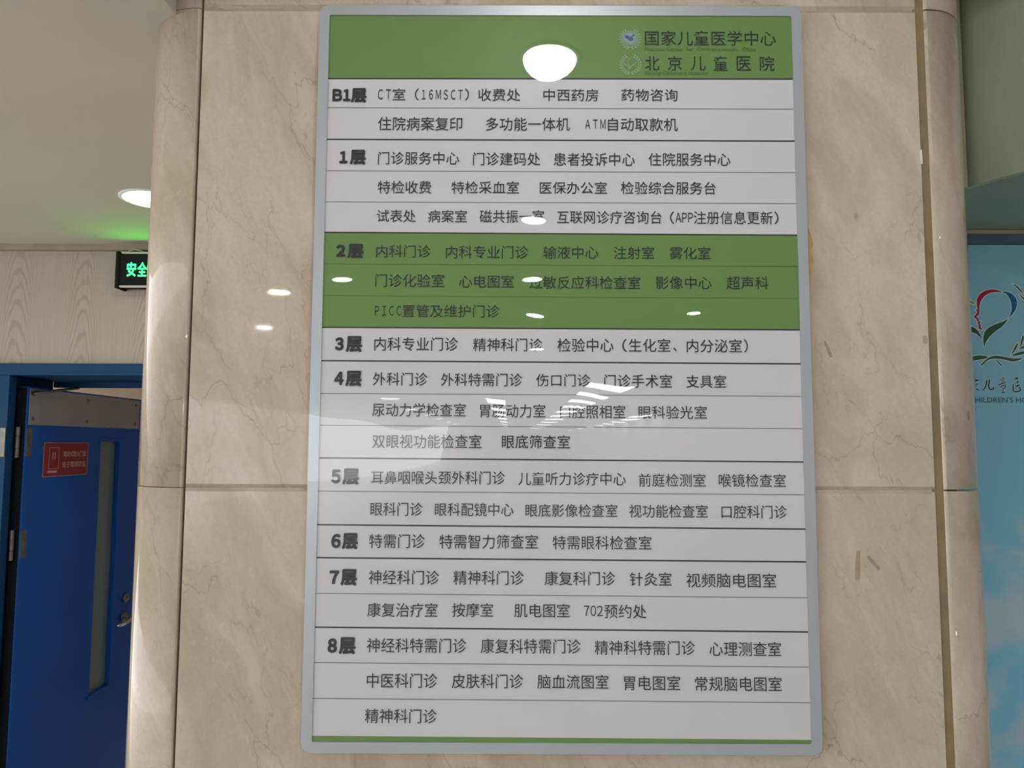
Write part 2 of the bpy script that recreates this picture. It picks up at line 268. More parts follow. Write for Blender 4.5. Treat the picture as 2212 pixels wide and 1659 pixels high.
MAT = dict(
    marble=marble(), filler=plain('tan_joint_filler', (140, 118, 92), 0.85, 0.15, var=0.10, scale=25), grout=plain('brown_grout', (112, 92, 70), 0.9, 0.1, var=0.15, scale=30),
    oak=washed_oak(), sky=sky_print(), acrylic=acrylic(),
    alu=plain('satin_silver_frame', (194, 198, 202), 0.38, 0.5, 0.35, var=0.02),
    white=plain('white_print', (230, 227, 228), 0.6, 0.2, var=0.01),
    green=plain('green_print', (112, 150, 76), 0.6, 0.2, var=0.02),
    ink=plain('charcoal_print', (50, 49, 51), 0.7, 0.1), rule=plain('rule_print', (58, 56, 58), 0.7, 0.1),
    rule_thin=plain('thin_rule_print', (128, 126, 128), 0.7, 0.1), rule_green=plain('thin_rule_on_green', (82, 122, 58), 0.7, 0.1),
    eng=plain('dull_green_lettering', (84, 118, 58), 0.7, 0.1),
    pale=plain('pale_emblem_print', (160, 184, 148), 0.7, 0.1), globe=plain('globe_print', (156, 182, 172), 0.7, 0.1),
    map=plain('blue_map_print', (72, 108, 150), 0.7, 0.1), peach=plain('peach_print', (166, 158, 110), 0.7, 0.1), sky2=plain('pale_blue_print', (118, 154, 150), 0.7, 0.1),
    ceil=plain('cream_ceiling_paint', (204, 196, 176), 0.8, 0.2, var=0.02, scale=1.5),
    hallceil=plain('white_ceiling', (226, 226, 224), 0.8, 0.2), floor=plain('pale_terrazzo', (210, 209, 207), 0.3, 0.4, var=0.06, scale=3),
    hallwall=plain('hall_wall_paint', (206, 202, 194), 0.7, 0.3), beige=plain('beige_wall_paint', (164, 144, 122), 0.8, 0.2),
    trim=plain('beige_trim', (160, 145, 122), 0.6, 0.3, var=0.08, scale=12),
    blue=plain('blue_door_paint', (16, 84, 170), 0.45, 0.22, var=0.05, scale=2), frame=plain('blue_frame_paint', (18, 66, 106), 0.5, 0.15, var=0.05, scale=4),
    black=plain('black_housing_gap_shade', (18, 20, 24), 0.7, 0.2), steel=plain('brushed_steel', (176, 178, 186), 0.36, 0.5, 0.85, var=0.08, scale=2.2),
    hinge=plain('dull_hinge_steel', (120, 116, 108), 0.45, 0.5, 0.8, var=0.15, scale=40), chrome=plain('chrome', (200, 200, 205), 0.14, 0.5, 1.0),
    pane=plain('wired_glass', (108, 124, 128), 0.12, 0.6, var=0.03), red=plain('red_plate', (142, 38, 46), 0.45, 0.4, var=0.04),
    redink=plain('pale_pink_lettering', (206, 160, 160), 0.6, 0.2),
    sagewall=plain('sage_green_paint', (206, 214, 178), 0.6, 0.3, var=0.03, scale=3), sageshade=plain('shaded_sage_paint', (178, 190, 170), 0.6, 0.3, var=0.06, scale=5),  # second sage is the same paint with shade put into its colour
    cream=plain('cream_strip', (188, 182, 150), 0.5, 0.3), slate=plain('slate_frame', (84, 104, 118), 0.5, 0.3),
    pink=plain('crimson_logo', (168, 48, 72), 0.5, 0.2), navy=plain('blue_logo', (30, 104, 158), 0.5, 0.2), leaf=plain('green_logo', (62, 100, 78), 0.5, 0.2),
    gold=plain('ochre_logo', (190, 150, 90), 0.5, 0.2), halo=plain('pale_logo_outline', (214, 230, 226), 0.5, 0.2), brush=plain('black_brush_lettering', (28, 34, 38), 0.5, 0.2),
    thinink=plain('grey_thin_lettering', (78, 96, 104), 0.5, 0.2),
    tape=plain('brown_adhesive_mark', (168, 145, 120), 0.8, 0.2, var=0.1, scale=60), glue=plain('yellowed_glue', (186, 158, 96), 0.6, 0.3, var=0.12, scale=40), chip=plain('white_chip', (226, 220, 208), 0.8, 0.2),
    wire=plain('ivory_cable', (206, 204, 190), 0.5, 0.3), lampring=plain('white_lamp_ring', (235, 235, 232), 0.4, 0.4),
    exitglow=glow('green_exit_glow', (0.005, 1.0, 0.025), EXIT_LIGHT),
    lamp=glow('hall_lamp_glow', (0.97, 1.0, 1.0), HALL_LIGHT), row=glow('row_lamp_glow', (0.95, 0.98, 1.0), ROW_LIGHT), corridor=glow('corridor_lamp_glow', (1.0, 0.98, 0.95), CORRIDOR_LIGHT),
)
if hasattr(MAT['row'], 'cycles'): MAT['row'].cycles.emission_sampling = 'NONE'

def bm_box(bm, x0, x1, y0, y1, z0, z1):
    v = [bm.verts.new((x, y, z)) for x in (x0, x1) for y in (y0, y1) for z in (z0, z1)]
    for q in ((0,1,3,2), (4,6,7,5), (0,4,5,1), (2,3,7,6), (0,2,6,4), (1,5,7,3)): bm.faces.new([v[i] for i in q])
    return v

def link(name, bm, m, parent=None, bevel=0.0, smooth=False, segs=2):
    me = bpy.data.meshes.new(name)
    bmesh.ops.recalc_face_normals(bm, faces=bm.faces)
    bm.to_mesh(me); bm.free()
    me.materials.append(m)
    o = bpy.data.objects.new(name, me); C.objects.link(o)
    if parent is not None: o.parent = parent; o.matrix_parent_inverse = parent.matrix_world.inverted() if False else Matrix.Translation(-parent.location)
    if bevel:
        b = o.modifiers.new('edge', 'BEVEL'); b.width = bevel; b.segments = segs; b.limit_method = 'ANGLE'; b.angle_limit = math.radians(40)
    if smooth:
        for p in me.polygons: p.use_smooth = True
    return o

def box(name, d, m, parent=None, bevel=0.0):
    bm = bmesh.new(); bm_box(bm, *d); return link(name, bm, m, parent, bevel)

def boxes(name, ds, m, parent=None, bevel=0.0):
    bm = bmesh.new()
    for d in ds: bm_box(bm, *d)
    return link(name, bm, m, parent, bevel)

def tag(o, label, cat, group=None, kind=None):
    o['label'] = label; o['category'] = cat
    if group: o['group'] = group
    if kind: o['kind'] = kind
    return o

def thing(name, loc, label, cat, group=None, kind=None):
    o = bpy.data.objects.new(name, None); C.objects.link(o); o.location = loc; o.empty_display_size = 0.05
    bpy.context.view_layer.update()
    return tag(o, label, cat, group, kind)

def prism(bm, pts, y0, y1):
    """closed outline in (x, z) given depth y0..y1"""
    a = [bm.verts.new((x, y0, z)) for x, z in pts]; b = [bm.verts.new((x, y1, z)) for x, z in pts]
    n = len(pts)
    bm.faces.new(a); bm.faces.new(b[::-1])
    for i in range(n): bm.faces.new((a[i], b[i], b[(i+1) % n], a[(i+1) % n]))

def round_rect(x0, x1, z0, z1, r, n=8):
    out = []
    for cx, cz, a0 in ((x1-r, z1-r, 0), (x0+r, z1-r, 90), (x0+r, z0+r, 180), (x1-r, z0+r, 270)):
        for i in range(n+1):
            a = math.radians(a0+90*i/n); out.append((cx+r*math.cos(a), cz+r*math.sin(a)))
    return out

def lathe(bm, prof, c, n=40, axis='z'):
    """profile (radius, height) spun about a vertical (or y) axis through c"""
    rings = []
    for r, h in prof:
        ring = []
        for i in range(n):
            a = 2*math.pi*i/n
            p = (r*math.cos(a), r*math.sin(a), h) if axis == 'z' else ((r*math.cos(a), h, r*math.sin(a)) if axis == 'y' else (h, r*math.cos(a), r*math.sin(a)))
            ring.append(bm.verts.new((c[0]+p[0], c[1]+p[1], c[2]+p[2])))
        rings.append(ring)
    for a, b in zip(rings, rings[1:]):
        for i in range(n): bm.faces.new((a[i], a[(i+1) % n], b[(i+1) % n], b[i]))
    bm.faces.new(rings[0]); bm.faces.new(rings[-1][::-1])

def tube(bm, pts, rad, n=10):
    pts = [Vector(p) for p in pts]; rings = []
    rad = rad if isinstance(rad, (list, tuple)) else [rad]*len(pts)
    for i, p in enumerate(pts):
        t = (pts[min(i+1, len(pts)-1)]-pts[max(i-1, 0)]).normalized()
        u = t.orthogonal().normalized(); w = t.cross(u)
        if i and abs(u.dot(pu)) < 0.99: u = (pu-t*pu.dot(t)).normalized(); w = t.cross(u)
        pu = u
        rings.append([bm.verts.new(p+(u*math.cos(2*math.pi*k/n)+w*math.sin(2*math.pi*k/n))*rad[i]) for k in range(n)])
    for a, b in zip(rings, rings[1:]):
        for k in range(n): bm.faces.new((a[k], a[(k+1) % n], b[(k+1) % n], b[k]))
    bm.faces.new(rings[0]); bm.faces.new(rings[-1][::-1])

GLYPHS = {}
def glyphs(s):
    """outline of a string in the built-in typeface: vertices, faces, bounds"""
    if s not in GLYPHS:
        cu = bpy.data.curves.new('lettering', 'FONT'); cu.body = s; cu.resolution_u = 3
        o = bpy.data.objects.new('lettering', cu); C.objects.link(o)
        bpy.context.view_layer.update()
        me = bpy.data.meshes.new_from_object(o.evaluated_get(bpy.context.evaluated_depsgraph_get()))
        vs = [(v.co.x, v.co.y) for v in me.vertices]; fs = [tuple(p.vertices) for p in me.polygons]
        bpy.data.objects.remove(o); bpy.data.curves.remove(cu); bpy.data.meshes.remove(me)
        xs = [v[0] for v in vs]; ys = [v[1] for v in vs]
        GLYPHS[s] = (vs, fs, (min(xs), max(xs), min(ys), max(ys)))
    return GLYPHS[s]

def letters(bm, s, xl, xr, zb, zt, place, grow=0.0):
    """fit a string into xl..xr, zb..zt (metres); place(x, z, k) gives the 3-D point; grow thickens the strokes"""
    vs, fs, (a, b, c, d) = glyphs(s)
    g = grow
    shifts = [(0, 0)] if not g else [(g*math.cos(i*math.pi/4), g*math.sin(i*math.pi/4)) for i in range(8)]+[(0, 0)]
    for k, (dx, dz) in enumerate(shifts):
        V = [bm.verts.new(place(xl+g+(x-a)/(b-a)*(xr-xl-2*g)+dx, zb+g+(y-c)/(d-c)*(zt-zb-2*g)+dz, k)) for x, y in vs]
        for f in fs:
            try: bm.faces.new([V[i] for i in f])
            except ValueError: pass

def fill(bm, pts):
    '''tessellate one closed concave outline of 3-D points'''
    from mathutils.geometry import tessellate_polygon
    V = [bm.verts.new(p) for p in pts]
    for t in tessellate_polygon([[Vector(p) for p in pts]]):
        try: bm.faces.new([V[i] for i in t])
        except ValueError: pass

# ------------------------------------------------------------------ the setting
HC = 2.95      # hall ceiling
LC = 2.515     # side-corridor ceiling
def structure(o, label, cat): return tag(o, label, cat, kind='structure')

structure(box('floor', (-9, 7, -86, 4.2, -0.1, 0.0), MAT['floor']), 'pale polished floor running through the whole hall', 'floor')
structure(box('ceiling', (-9, 7, -86, -0.35, HC, HC+0.1), MAT['hallceil']), 'white hall ceiling carrying the rows of lamps', 'ceiling')
TC = 3.5
structure(boxes('ceiling_right', [(-0.789, 0.80, -0.35, 1.25, HC, HC+0.1), (0.80, 7, -0.35, 1.25, TC, TC+0.1), (0.80, 7, -0.36, -0.35, HC, TC), (0.78, 0.80, -0.36, 1.25, HC, TC)], MAT['hallceil']), 'white ceiling above the column and sage bulkhead', 'ceiling')
structure(boxes('ceiling_left', [(-0.7895, -0.55, 0.70, 1.7, LC, HC+0.1), (-6, -0.7895, 0.12, 1.7, LC, HC+0.1), (-6, -0.738, -0.35, -0.03, LC, HC+0.1), (-6, -0.715, -0.03, 0.12, LC, HC+0.1)], MAT['ceil']), 'low cream ceiling over the side corridor with one round lamp', 'ceiling')
structure(boxes('wall_far', [(-9, 7, -86.2, -86, 0, HC)], MAT['hallwall']), 'pale end wall of the hall far behind the viewer', 'wall')
structure(boxes('wall_light_block', [(5.4, 5.6, -86, 1.25, 0, HC), (5.4, 5.6, -0.35, 1.25, HC, 3.5)], MAT['hallwall']), 'unseen long side wall added on the poster side to block light', 'wall')  # out of view, put in to keep world light off the right side
structure(boxes('wall_back', [(-3.6, -0.55, 1.65, 1.9, 2.03, 2.49), (-3.6, -2.17, 1.65, 1.9, 0, 2.03), (-1.0, -0.55, 1.65, 1.9, 0, 2.03)], MAT['oak']), 'whitewashed oak panel wall above the blue door', 'wall')
structure(box('trim_1', (-3.6, -0.55, 1.625, 1.9, 2.49, LC), MAT['trim']), 'narrow beige strip between oak panels and cream ceiling', 'trim')
structure(boxes('wall_beyond', [(-3.6, -0.55, 3.4, 3.5, 0, 2.5)], MAT['beige']), 'beige wall seen through the open doorway above the blue door', 'wall')
structure(box('ceiling_beyond', (-3.6, -0.55, 1.9, 3.5, 2.5, 2.6), MAT['ceil']), 'ceiling of the room beyond the open blue door', 'ceiling')
structure(box('wall_partition', (-0.65, -0.55, 0.7, 3.5, 0, LC), MAT['hallwall']), 'partition behind the marble column dividing the corridor off', 'wall')
structure(box('wall_right', (-0.55, 6, 1.25, 1.35, 0, TC), MAT['sageshade']), 'sage green wall behind the sky poster, shade put into its colour', 'wall')

# marble column: grout core, slabs, rounded corner stones
col = box('column', (-0.70, 0.70, 0.0285, 0.70, 0, HC), MAT['grout'])
structure(col, 'broad marble-clad column with rounded corners carrying the floor directory', 'column')
Z = (0.0, 0.7595, 1.6415, 2.5235, HC)
WY, CH = 0.02, 0.0065
for z0, z1 in zip(Z, Z[1:]):
    a0 = CH if z0 > 0 else 0; a1 = CH if z1 < HC else 0
    bm = bmesh.new()
    x0, x1, e = -0.6615, 0.6600, 0.0028
    zc = (z0+z1)/2
    outer = [(x0, z0), (x1, z0), (x1, z1), (x0, z1)]
    front = [(x0+e, z0+a0), (x1-e, z0+a0), (x1-e, z1-a1), (x0+e, z1-a1)]
    A = [bm.verts.new((x, 0.036, z-zc)) for x, z in outer]; B = [bm.verts.new((x, WY+0.0062, z-zc)) for x, z in outer]; D = [bm.verts.new((x, WY, z-zc)) for x, z in front]
    bm.faces.new(A); bm.faces.new(D)
    for P, Q in ((A, B), (B, D)):
        for i in range(4): bm.faces.new((P[i], P[(i+1) % 4], Q[(i+1) % 4], Q[i]))
    o = link('marble_slab', bm, MAT['marble'], col); o.location.z = zc
box('joint_filler', (0.655, 0.680, 0.0232, 0.0300, 0, HC), MAT['filler'], col)
def corner_stone(side, r, xs, gap):
    for z0, z1 in zip(Z, Z[1:]):
        zc = (z0+z1)/2
        prof = [(xs-0.002*side, 0.06), (xs-0.002*side, WY+0.003), (xs, WY+0.0008), (xs+0.003*side, WY)]
        for i in range(1, 25):
            t = math.pi/2*i/24
            prof.append((xs+0.004*side+r*math.sin(t)*side, WY+r-r*math.cos(t)))
        xe = prof[-1][0]
        prof += [(xe, 0.70), (xs+0.03*side, 0.70), (xs+0.03*side, 0.06)]
        bm = bmesh.new()
        a = [bm.verts.new((x, y, (z0+gap/2 if z0 > 0 else 0)-zc)) for x, y in prof]; b = [bm.verts.new((x, y, (z1-gap/2 if z1 < HC else HC)-zc)) for x, y in prof]
        bm.faces.new(a); bm.faces.new(b[::-1])
        n = len(prof)
        for i in range(n):
            f = bm.faces.new((a[i], a[(i+1) % n], b[(i+1) % n], b[i])); f.smooth = 3 <= i < 27
        o = link('corner_stone', bm, MAT['marble'], col); o.location.z = zc
corner_stone(-1, 0.118, -0.6665, 0.0012)
corner_stone(1, 0.098, 0.6760, 0.0035)
# wear on the stone
def blob(name, pts, m, y=WY-0.0006):
    bm = bmesh.new(); prism(bm, pts, y, WY+0.0002); return link(name, bm, m, col)
blob('adhesive_mark', [(0.5165, 1.5355), (0.5225, 1.5365), (0.5215, 1.510), (0.5205, 1.487), (0.5125, 1.4865), (0.5130, 1.512)], MAT['tape'])
blob('adhesive_mark', [(0.5335, 1.5255), (0.5375, 1.5285), (0.5505, 1.5145), (0.5570, 1.5065), (0.5530, 1.5035), (0.5445, 1.5125)], MAT['tape'])
blob('glue_stain', [(0.437, 2.105), (0.4475, 2.112), (0.4535, 2.098), (0.4560, 2.080), (0.4525, 2.066), (0.4565, 2.050), (0.4530, 2.030), (0.4490, 2.012), (0.4430, 2.006), (0.437, 2.010)], MAT['glue'])
blob('glue_stain', [(0.4700, 1.905), (0.4740, 1.9045), (0.4830, 1.884), (0.4850, 1.876), (0.4800, 1.876), (0.4760, 1.888)], MAT['tape'])
blob('edge_chip', [(0.6555, 2.254), (0.6590, 2.258), (0.6597, 2.240), (0.6597, 2.230), (0.6570, 2.231), (0.6552, 2.240)], MAT['chip'])

# ------------------------------------------------------------------ floor directory on the column
sign = thing('directory_sign', (0, 0.02, 1.2012), 'tall silver-framed hospital floor directory with green header on marble column', 'sign')
GX, GZ0, GZ1 = 0.4381, 1.2012, 2.5160            # outer size
IX, IZ0, IZ1 = 0.4200, 1.2192, 2.4974            # printed field
def ring(name, outer, inner, y0, y1, m):
    bm = bmesh.new()
    L = []
    for pts, y in ((outer, y0), (inner, y0), (inner, y1), (outer, y1)): L.append([bm.verts.new((x, y, z)) for x, z in pts])
    n = len(outer)
    for k in range(4):
        P, Q = L[k], L[(k+1) % 4]
        for i in range(n): bm.faces.new((P[i], P[(i+1) % n], Q[(i+1) % n], Q[i]))
    return link(name, bm, m, sign)
ring('frame', round_rect(-GX, GX, GZ0, GZ1, 0.017), round_rect(-IX, IX, IZ0, IZ1, 0.0035), -0.0026, 0.0195, MAT['alu'])
box('backing_panel', (-IX-0.004, IX+0.004, 0.0, 0.004, IZ0-0.004, IZ1+0.004), MAT['white'], sign)
def band(name, zl0, zr0, zl1, zr1, m, y=-0.00025, x0=-IX, x1=IX):
    bm = bmesh.new(); prism(bm, [(x0, zl0), (x1, zr0), (x1, zr1), (x0, zl1)], y, 0.0); return link(name, bm, m, sign)
R_ = [(a/1000, b/1000, w) for a, b, w in RULES]
band('header_band', R_[0][0], R_[0][1], IZ1, IZ1, MAT['green'])
band('floor_band', R_[8][0], R_[8][1], R_[5][0], R_[5][1], MAT['green'])
band('bottom_stripe', IZ0, IZ0, R_[20][0], R_[20][1], MAT['green'])
for i, (l, r, w) in enumerate(R_[:20]):
    h = 0.0012 if w else 0.0006
    band('divider_line', l-h, r-h, l+h, r+h, MAT['rule'] if w else (MAT['rule_green'] if i in (6, 7) else MAT['rule_thin']), -0.0005)
def sign_place(x, z, k): return (x, -0.0016-0.00002*k, z)
for name, phrases in ROWS:
    runs = [[phrases[0]]]
    for p in phrases[1:]:
        if name == 'text_row' and p[1]-runs[-1][-1][2] > 20: runs.append([p])     # a wide gap starts the next department
        else: runs[-1].append(p)
    for run in runs:
        bm = bmesh.new()
        for s, xl, xr, zb, zt in run:
            letters(bm, s, xl/1000, xr/1000, zb/1000, zt/1000, sign_place, 0.0014 if name == 'floor_label' else 0.0)
        link('department_name' if name == 'text_row' else name, bm, MAT['eng'] if name == 'english_title' else MAT['ink'], sign)
# the two round emblems left of the titles
def disc(bm, cx, cz, r0, r1, y, n=40, a0=0, a1=360):
    P = []
    for i in range(n+1):
        a = math.radians(a0+(a1-a0)*i/n); P.append((bm.verts.new((cx+r0*math.cos(a), y, cz+r0*math.sin(a))), bm.verts.new((cx+r1*math.cos(a), y, cz+r1*math.sin(a)))))
    for p, q in zip(P, P[1:]): bm.faces.new((p[0], q[0], q[1], p[1]))
def laurel(bm, cx, cz, r, y):
    for sd in (-1, 1):
        for i in range(9):
            a = math.radians(-82+i*17.0)
            px, pz = cx+sd*r*math.cos(a), cz+r*math.sin(a)
            for spread in (0.75, -0.55):
                ta = a+math.pi/2+spread
                dx, dz = math.cos(ta)*sd, math.sin(ta)
                nx, nz = -dz, dx
                L_, w_ = r*0.36, r*0.085
                bm.faces.new([bm.verts.new((px+dx*L_*t+nx*w_*s, y, pz+dz*L_*t+nz*w_*s)) for t, s in ((0, 0), (0.45, 1), (1, 0), (0.45, -1))])
        bm.faces.new([bm.verts.new((cx+sd*q, y, cz-r*p)) for q, p in ((0, 0.93), (r*0.26, 1.2), (r*0.30, 1.12), (r*0.06, 0.88))])
def emblem(cx, cz, kind):
    bm = bmesh.new(); laurel(bm, cx, cz, 0.0168, -0.0007)
    e = link('emblem', bm, MAT['pale'], sign)
    if kind == 'globe':
        bm = bmesh.new(); disc(bm, cx, cz+0.001, 0.0118, 0.0134, -0.0008); disc(bm, cx, cz+0.001, 0.0, 0.0110, -0.0008)
        link('globe', bm, MAT['globe'], e)
        bm = bmesh.new()
        k = 0.0136/460
        pts = [(680,650),(740,590),(820,570),(880,610),(950,660),(1050,680),(1110,650),(1150,590),(1160,510),(1210,500),(1290,590),(1260,630),(1190,660),(1140,700),(1170,770),(1205,830),(1190,900),(1130,945),(1030,960),(950,930),(890,870),(800,820),(710,770),(680,700)]
        fill(bm, [(cx+(x-1010)*k, -0.0010, cz+(800-z)*k) for x, z in pts])
        link('map', bm, MAT['map'], e)
    else:
        k = 0.0136/460
        def stroke(pts, w, m, nm):
            bm = bmesh.new(); ribbon(bm, [(cx+(x-1010)*k, cz+(800-z)*k) for x, z in pts], w*k, lambda x, z: (x, -0.0009, z)); link(nm, bm, MAT[m], e)
        stroke([(1110, 400), (1000, 420), (920, 500), (890, 600), (890, 720)], 70, 'peach', 'ribbon')
        stroke([(870, 560), (760, 530), (660, 570), (620, 640)], 60, 'peach', 'ribbon')
        stroke([(1260, 460), (1360, 520), (1390, 600), (1350, 690)], 90, 'sky2', 'ribbon')
        stroke([(620, 640), (660, 780), (760, 880), (850, 960)], 50, 'pale', 'ribbon')
        stroke([(880, 740), (880, 860), (920, 980), (960, 1110)], 60, 'pale', 'ribbon')
        stroke([(1350, 700), (1240, 820), (1080, 900), (1000, 980), (960, 1110)], 55, 'pale', 'ribbon')
def ribbon(bm, pts, w, place):
    n = len(pts); L = []
    for i, (x, z) in enumerate(pts):
        a, b = pts[max(i-1, 0)], pts[min(i+1, n-1)]
        dx, dz = b[0]-a[0], b[1]-a[1]; l = math.hypot(dx, dz) or 1
        h = w/2*(0.45 if i in (0, n-1) else 1.0)
        L.append((bm.verts.new(place(x-dz/l*h, z+dx/l*h)), bm.verts.new(place(x+dz/l*h, z-dx/l*h))))
    for p, q in zip(L, L[1:]): bm.faces.new((p[0], p[1], q[1], q[0]))
emblem(0.1269, 2.4545, 'globe'); emblem(0.1267, 2.4064, 'heart')
bm = bmesh.new(); prism(bm, round_rect(-GX-0.0004, GX+0.0004, GZ0-0.0004, GZ1+0.0004, 0.0172), -0.0058, -0.0028)
link('glass_cover', bm, MAT['acrylic'], sign)

# ------------------------------------------------------------------ blue door, its frame and fittings
fr = structure(boxes('door_frame', [(-2.19, -0.98, 1.625, 1.95, 1.984, 2.0315), (-2.19, -2.076, 1.625, 1.668, 0, 1.984), (-2.19, -2.105, 1.668, 1.95, 0, 1.984), (-1.07, -0.98, 1.625, 1.95, 0, 1.984), (-2.105, -1.07, 1.95, 1.985, 1.960, 1.999)], MAT['frame'], bevel=0.002), 'blue steel frame around the open door below the oak panels', 'door frame')
door = thing('door_1', (-2.065, 1.69, 0), 'blue steel fire door standing open, seen beside the column', 'door', kind='structure')
DX = -2.043
bm = bmesh.new()          # leaf with a slot for the vision panel
Y0, Y1, V0, V1, W0, W1 = 1.692, 2.60, 2.235, 2.405, 0.548, 1.728
for d in ((Y0, V0, 0.008, 1.944), (V1, Y1, 0.008, 1.944), (V0, V1, 0.008, W0), (V0, V1, W1, 1.944)): bm_box(bm, DX-0.042, DX, d[0], d[1], d[2], d[3])
link('leaf', bm, MAT['blue'], door)
box('edge_gap_shade', (DX-0.040, DX-0.006, 1.689, 1.692, 0.01, 1.94), MAT['black'], door)  # black strip stands in for the shade in the gap beside the jamb
bm = bmesh.new(); bm_box(bm, DX-0.026, DX-0.018, V0, V1, W0, W1)
vp = link('vision_pane', bm, MAT['pane'], door)
boxes('glazing_bead', [(DX-0.016, DX+0.006, V0-0.008, V1+0.014, W1-0.004, W1+0.012), (DX-0.016, DX+0.006, V1-0.004, V1+0.014, W0, W1), (DX-0.016, DX+0.006, V0-0.008, V1+0.014, W0-0.012, W0+0.004), (DX-0.016, DX+0.001, V0-0.008, V0+0.003, W0, W1)], MAT['blue'], door, 0.002)
pl = box('steel_plate', (DX, DX+0.002, 1.700, 2.585, 1.790, 1.938), MAT['steel'], door, 0.0006)
for y in (1.725, 2.11, 2.545):
    for z in (1.815, 1.912):
        bm = bmesh.new(); lathe(bm, [(0.008, 0.0), (0.0075, 0.002), (0.004, 0.0042)], (DX+0.002, y, z), 16, 'x'); link('screw', bm, MAT['hinge'], pl, smooth=True)
wp = box('warning_plate', (DX, DX+0.0015, 1.808, 2.131, 1.574, 1.7185), MAT['red'], door)
boxes('plate_border', [(DX+0.0015, DX+0.0018, 1.808, 2.131, 1.7165, 1.7185), (DX+0.0015, DX+0.0018, 1.808, 2.131, 1.574, 1.576), (DX+0.0015, DX+0.0018, 1.808, 1.811, 1.576, 1.7165), (DX+0.0015, DX+0.0018, 2.128, 2.131, 1.576, 1.7165)], MAT['redink'], wp)
def plate_place(y, z, k): return (DX+0.0019+0.00003*k, y, z)
bm = bmesh.new()
letters(bm, '常闭式防火门应', 1.944, 2.116, 1.656, 1.682, plate_place, 0.0006)
letters(bm, '处于常闭状态', 1.940, 2.116, 1.610, 1.637, plate_place, 0.0006)
link('lettering', bm, MAT['redink'], wp)
bm = bmesh.new()
for d in ((1.868, 1.874, 1.646, 1.676), (1.884, 1.890, 1.646, 1.676), (1.838, 1.905, 1.590, 1.600), (1.845, 1.847, 1.608, 1.698), (1.912, 1.914, 1.608, 1.698), (1.845, 1.914, 1.696, 1.698), (1.845, 1.914, 1.606, 1.608)): bm_box(bm, DX+0.0015, DX+0.0017, *d)
link('pictogram', bm, MAT['redink'], wp)
for z0, z1 in ((1.662, 1.776), (1.258, 1.368)):
    bm = bmesh.new(); bm_box(bm, -2.100, -2.078, 1.621, 1.625, z0, z1); bm_box(bm, DX, DX+0.0025, 1.6925, 1.728, z0, z1)
    h = link('hinge', bm, MAT['hinge'], door, 0.0008)
    bm = bmesh.new(); lathe(bm, [(0.0085, z0-0.004), (0.0085, z0+0.03), (0.0070, z0+0.031), (0.0070, z0+0.034), (0.0085, z0+0.035), (0.0085, z1-0.035), (0.0070, z1-0.034), (0.0070, z1-0.031), (0.0085, z1-0.03), (0.0085, z1+0.004)], (-2.066, 1.676, 0), 18); link('knuckle', bm, MAT['hinge'], h)
bm = bmesh.new(); lathe(bm, [(0.026, 0.0), (0.026, 0.006), (0.022, 0.010), (0.012, 0.012), (0.012, 0.040)], (DX, 2.515, 0.845), 28, 'x')
hd = link('door_handle', bm, MAT['hinge'], door, smooth=True)
bm = bmesh.new(); tube(bm, [(DX+0.038, 2.520, 0.845), (DX+0.050, 2.500, 0.842), (DX+0.054, 2.470, 0.836), (DX+0.053, 2.440, 0.832), (DX+0.044, 2.405, 0.830), (DX+0.030, 2.392, 0.830)], [0.010, 0.010, 0.009, 0.0085, 0.008, 0.007], 12); link('lever', bm, MAT['chrome'], hd, smooth=True)
bm = bmesh.new(); lathe(bm, [(0.023, 0.0), (0.023, 0.008), (0.019, 0.014), (0.008, 0.016), (0.008, 0.024), (0.004, 0.026)], (DX, 2.520, 0.938), 28, 'x'); link('lock_knob', bm, MAT['hinge'], door, smooth=True)
bm = bmesh.new(); tube(bm, [(DX+0.012, 1.712, 1.917), (DX+0.045, 1.86, 1.944), (DX+0.06, 1.935, 1.956)], 0.006, 10); link('closer_arm', bm, MAT['hinge'], door, smooth=True)

# ------------------------------------------------------------------ exit sign on the oak wall
ex = thing('exit_sign', (-1.48, 1.63, 2.326), 'small black exit sign with glowing green characters on the oak wall', 'exit sign')
box('housing', (-1.648, -1.31, 1.585, 1.65, 2.334, 2.464), MAT['black'], ex, 0.002)
box('end_cap', (-1.656, -1.640, 1.580, 1.65, 2.326, 2.474), MAT['black'], ex, 0.004)
box('edge_strip', (-1.632, -1.31, 1.579, 1.60, 2.464, 2.470), MAT['wire'], ex, 0.001)
box('edge_strip', (-1.636, -1.31, 1.579, 1.592, 2.329, 2.336), MAT['wire'], ex, 0.001)
bm = bmesh.new()
for i, ch in enumerate('安全出口'): letters(bm, ch, -1.6115+0.0425*i, -1.5745+0.0425*i, 2.373, 2.430, lambda x, z, k: (x, 1.5845-0.00002*k, z), 0.0011)
link('characters', bm, MAT['exitglow'], ex)
bm = bmesh.new(); tube(bm, [(-1.632, 1.615, 2.473), (-1.618, 1.61, 2.482), (-1.598, 1.61, 2.487), (-1.572, 1.612, 2.483), (-1.548, 1.616, 2.473)], 0.0022, 8); link('cable', bm, MAT['wire'], ex, smooth=True)

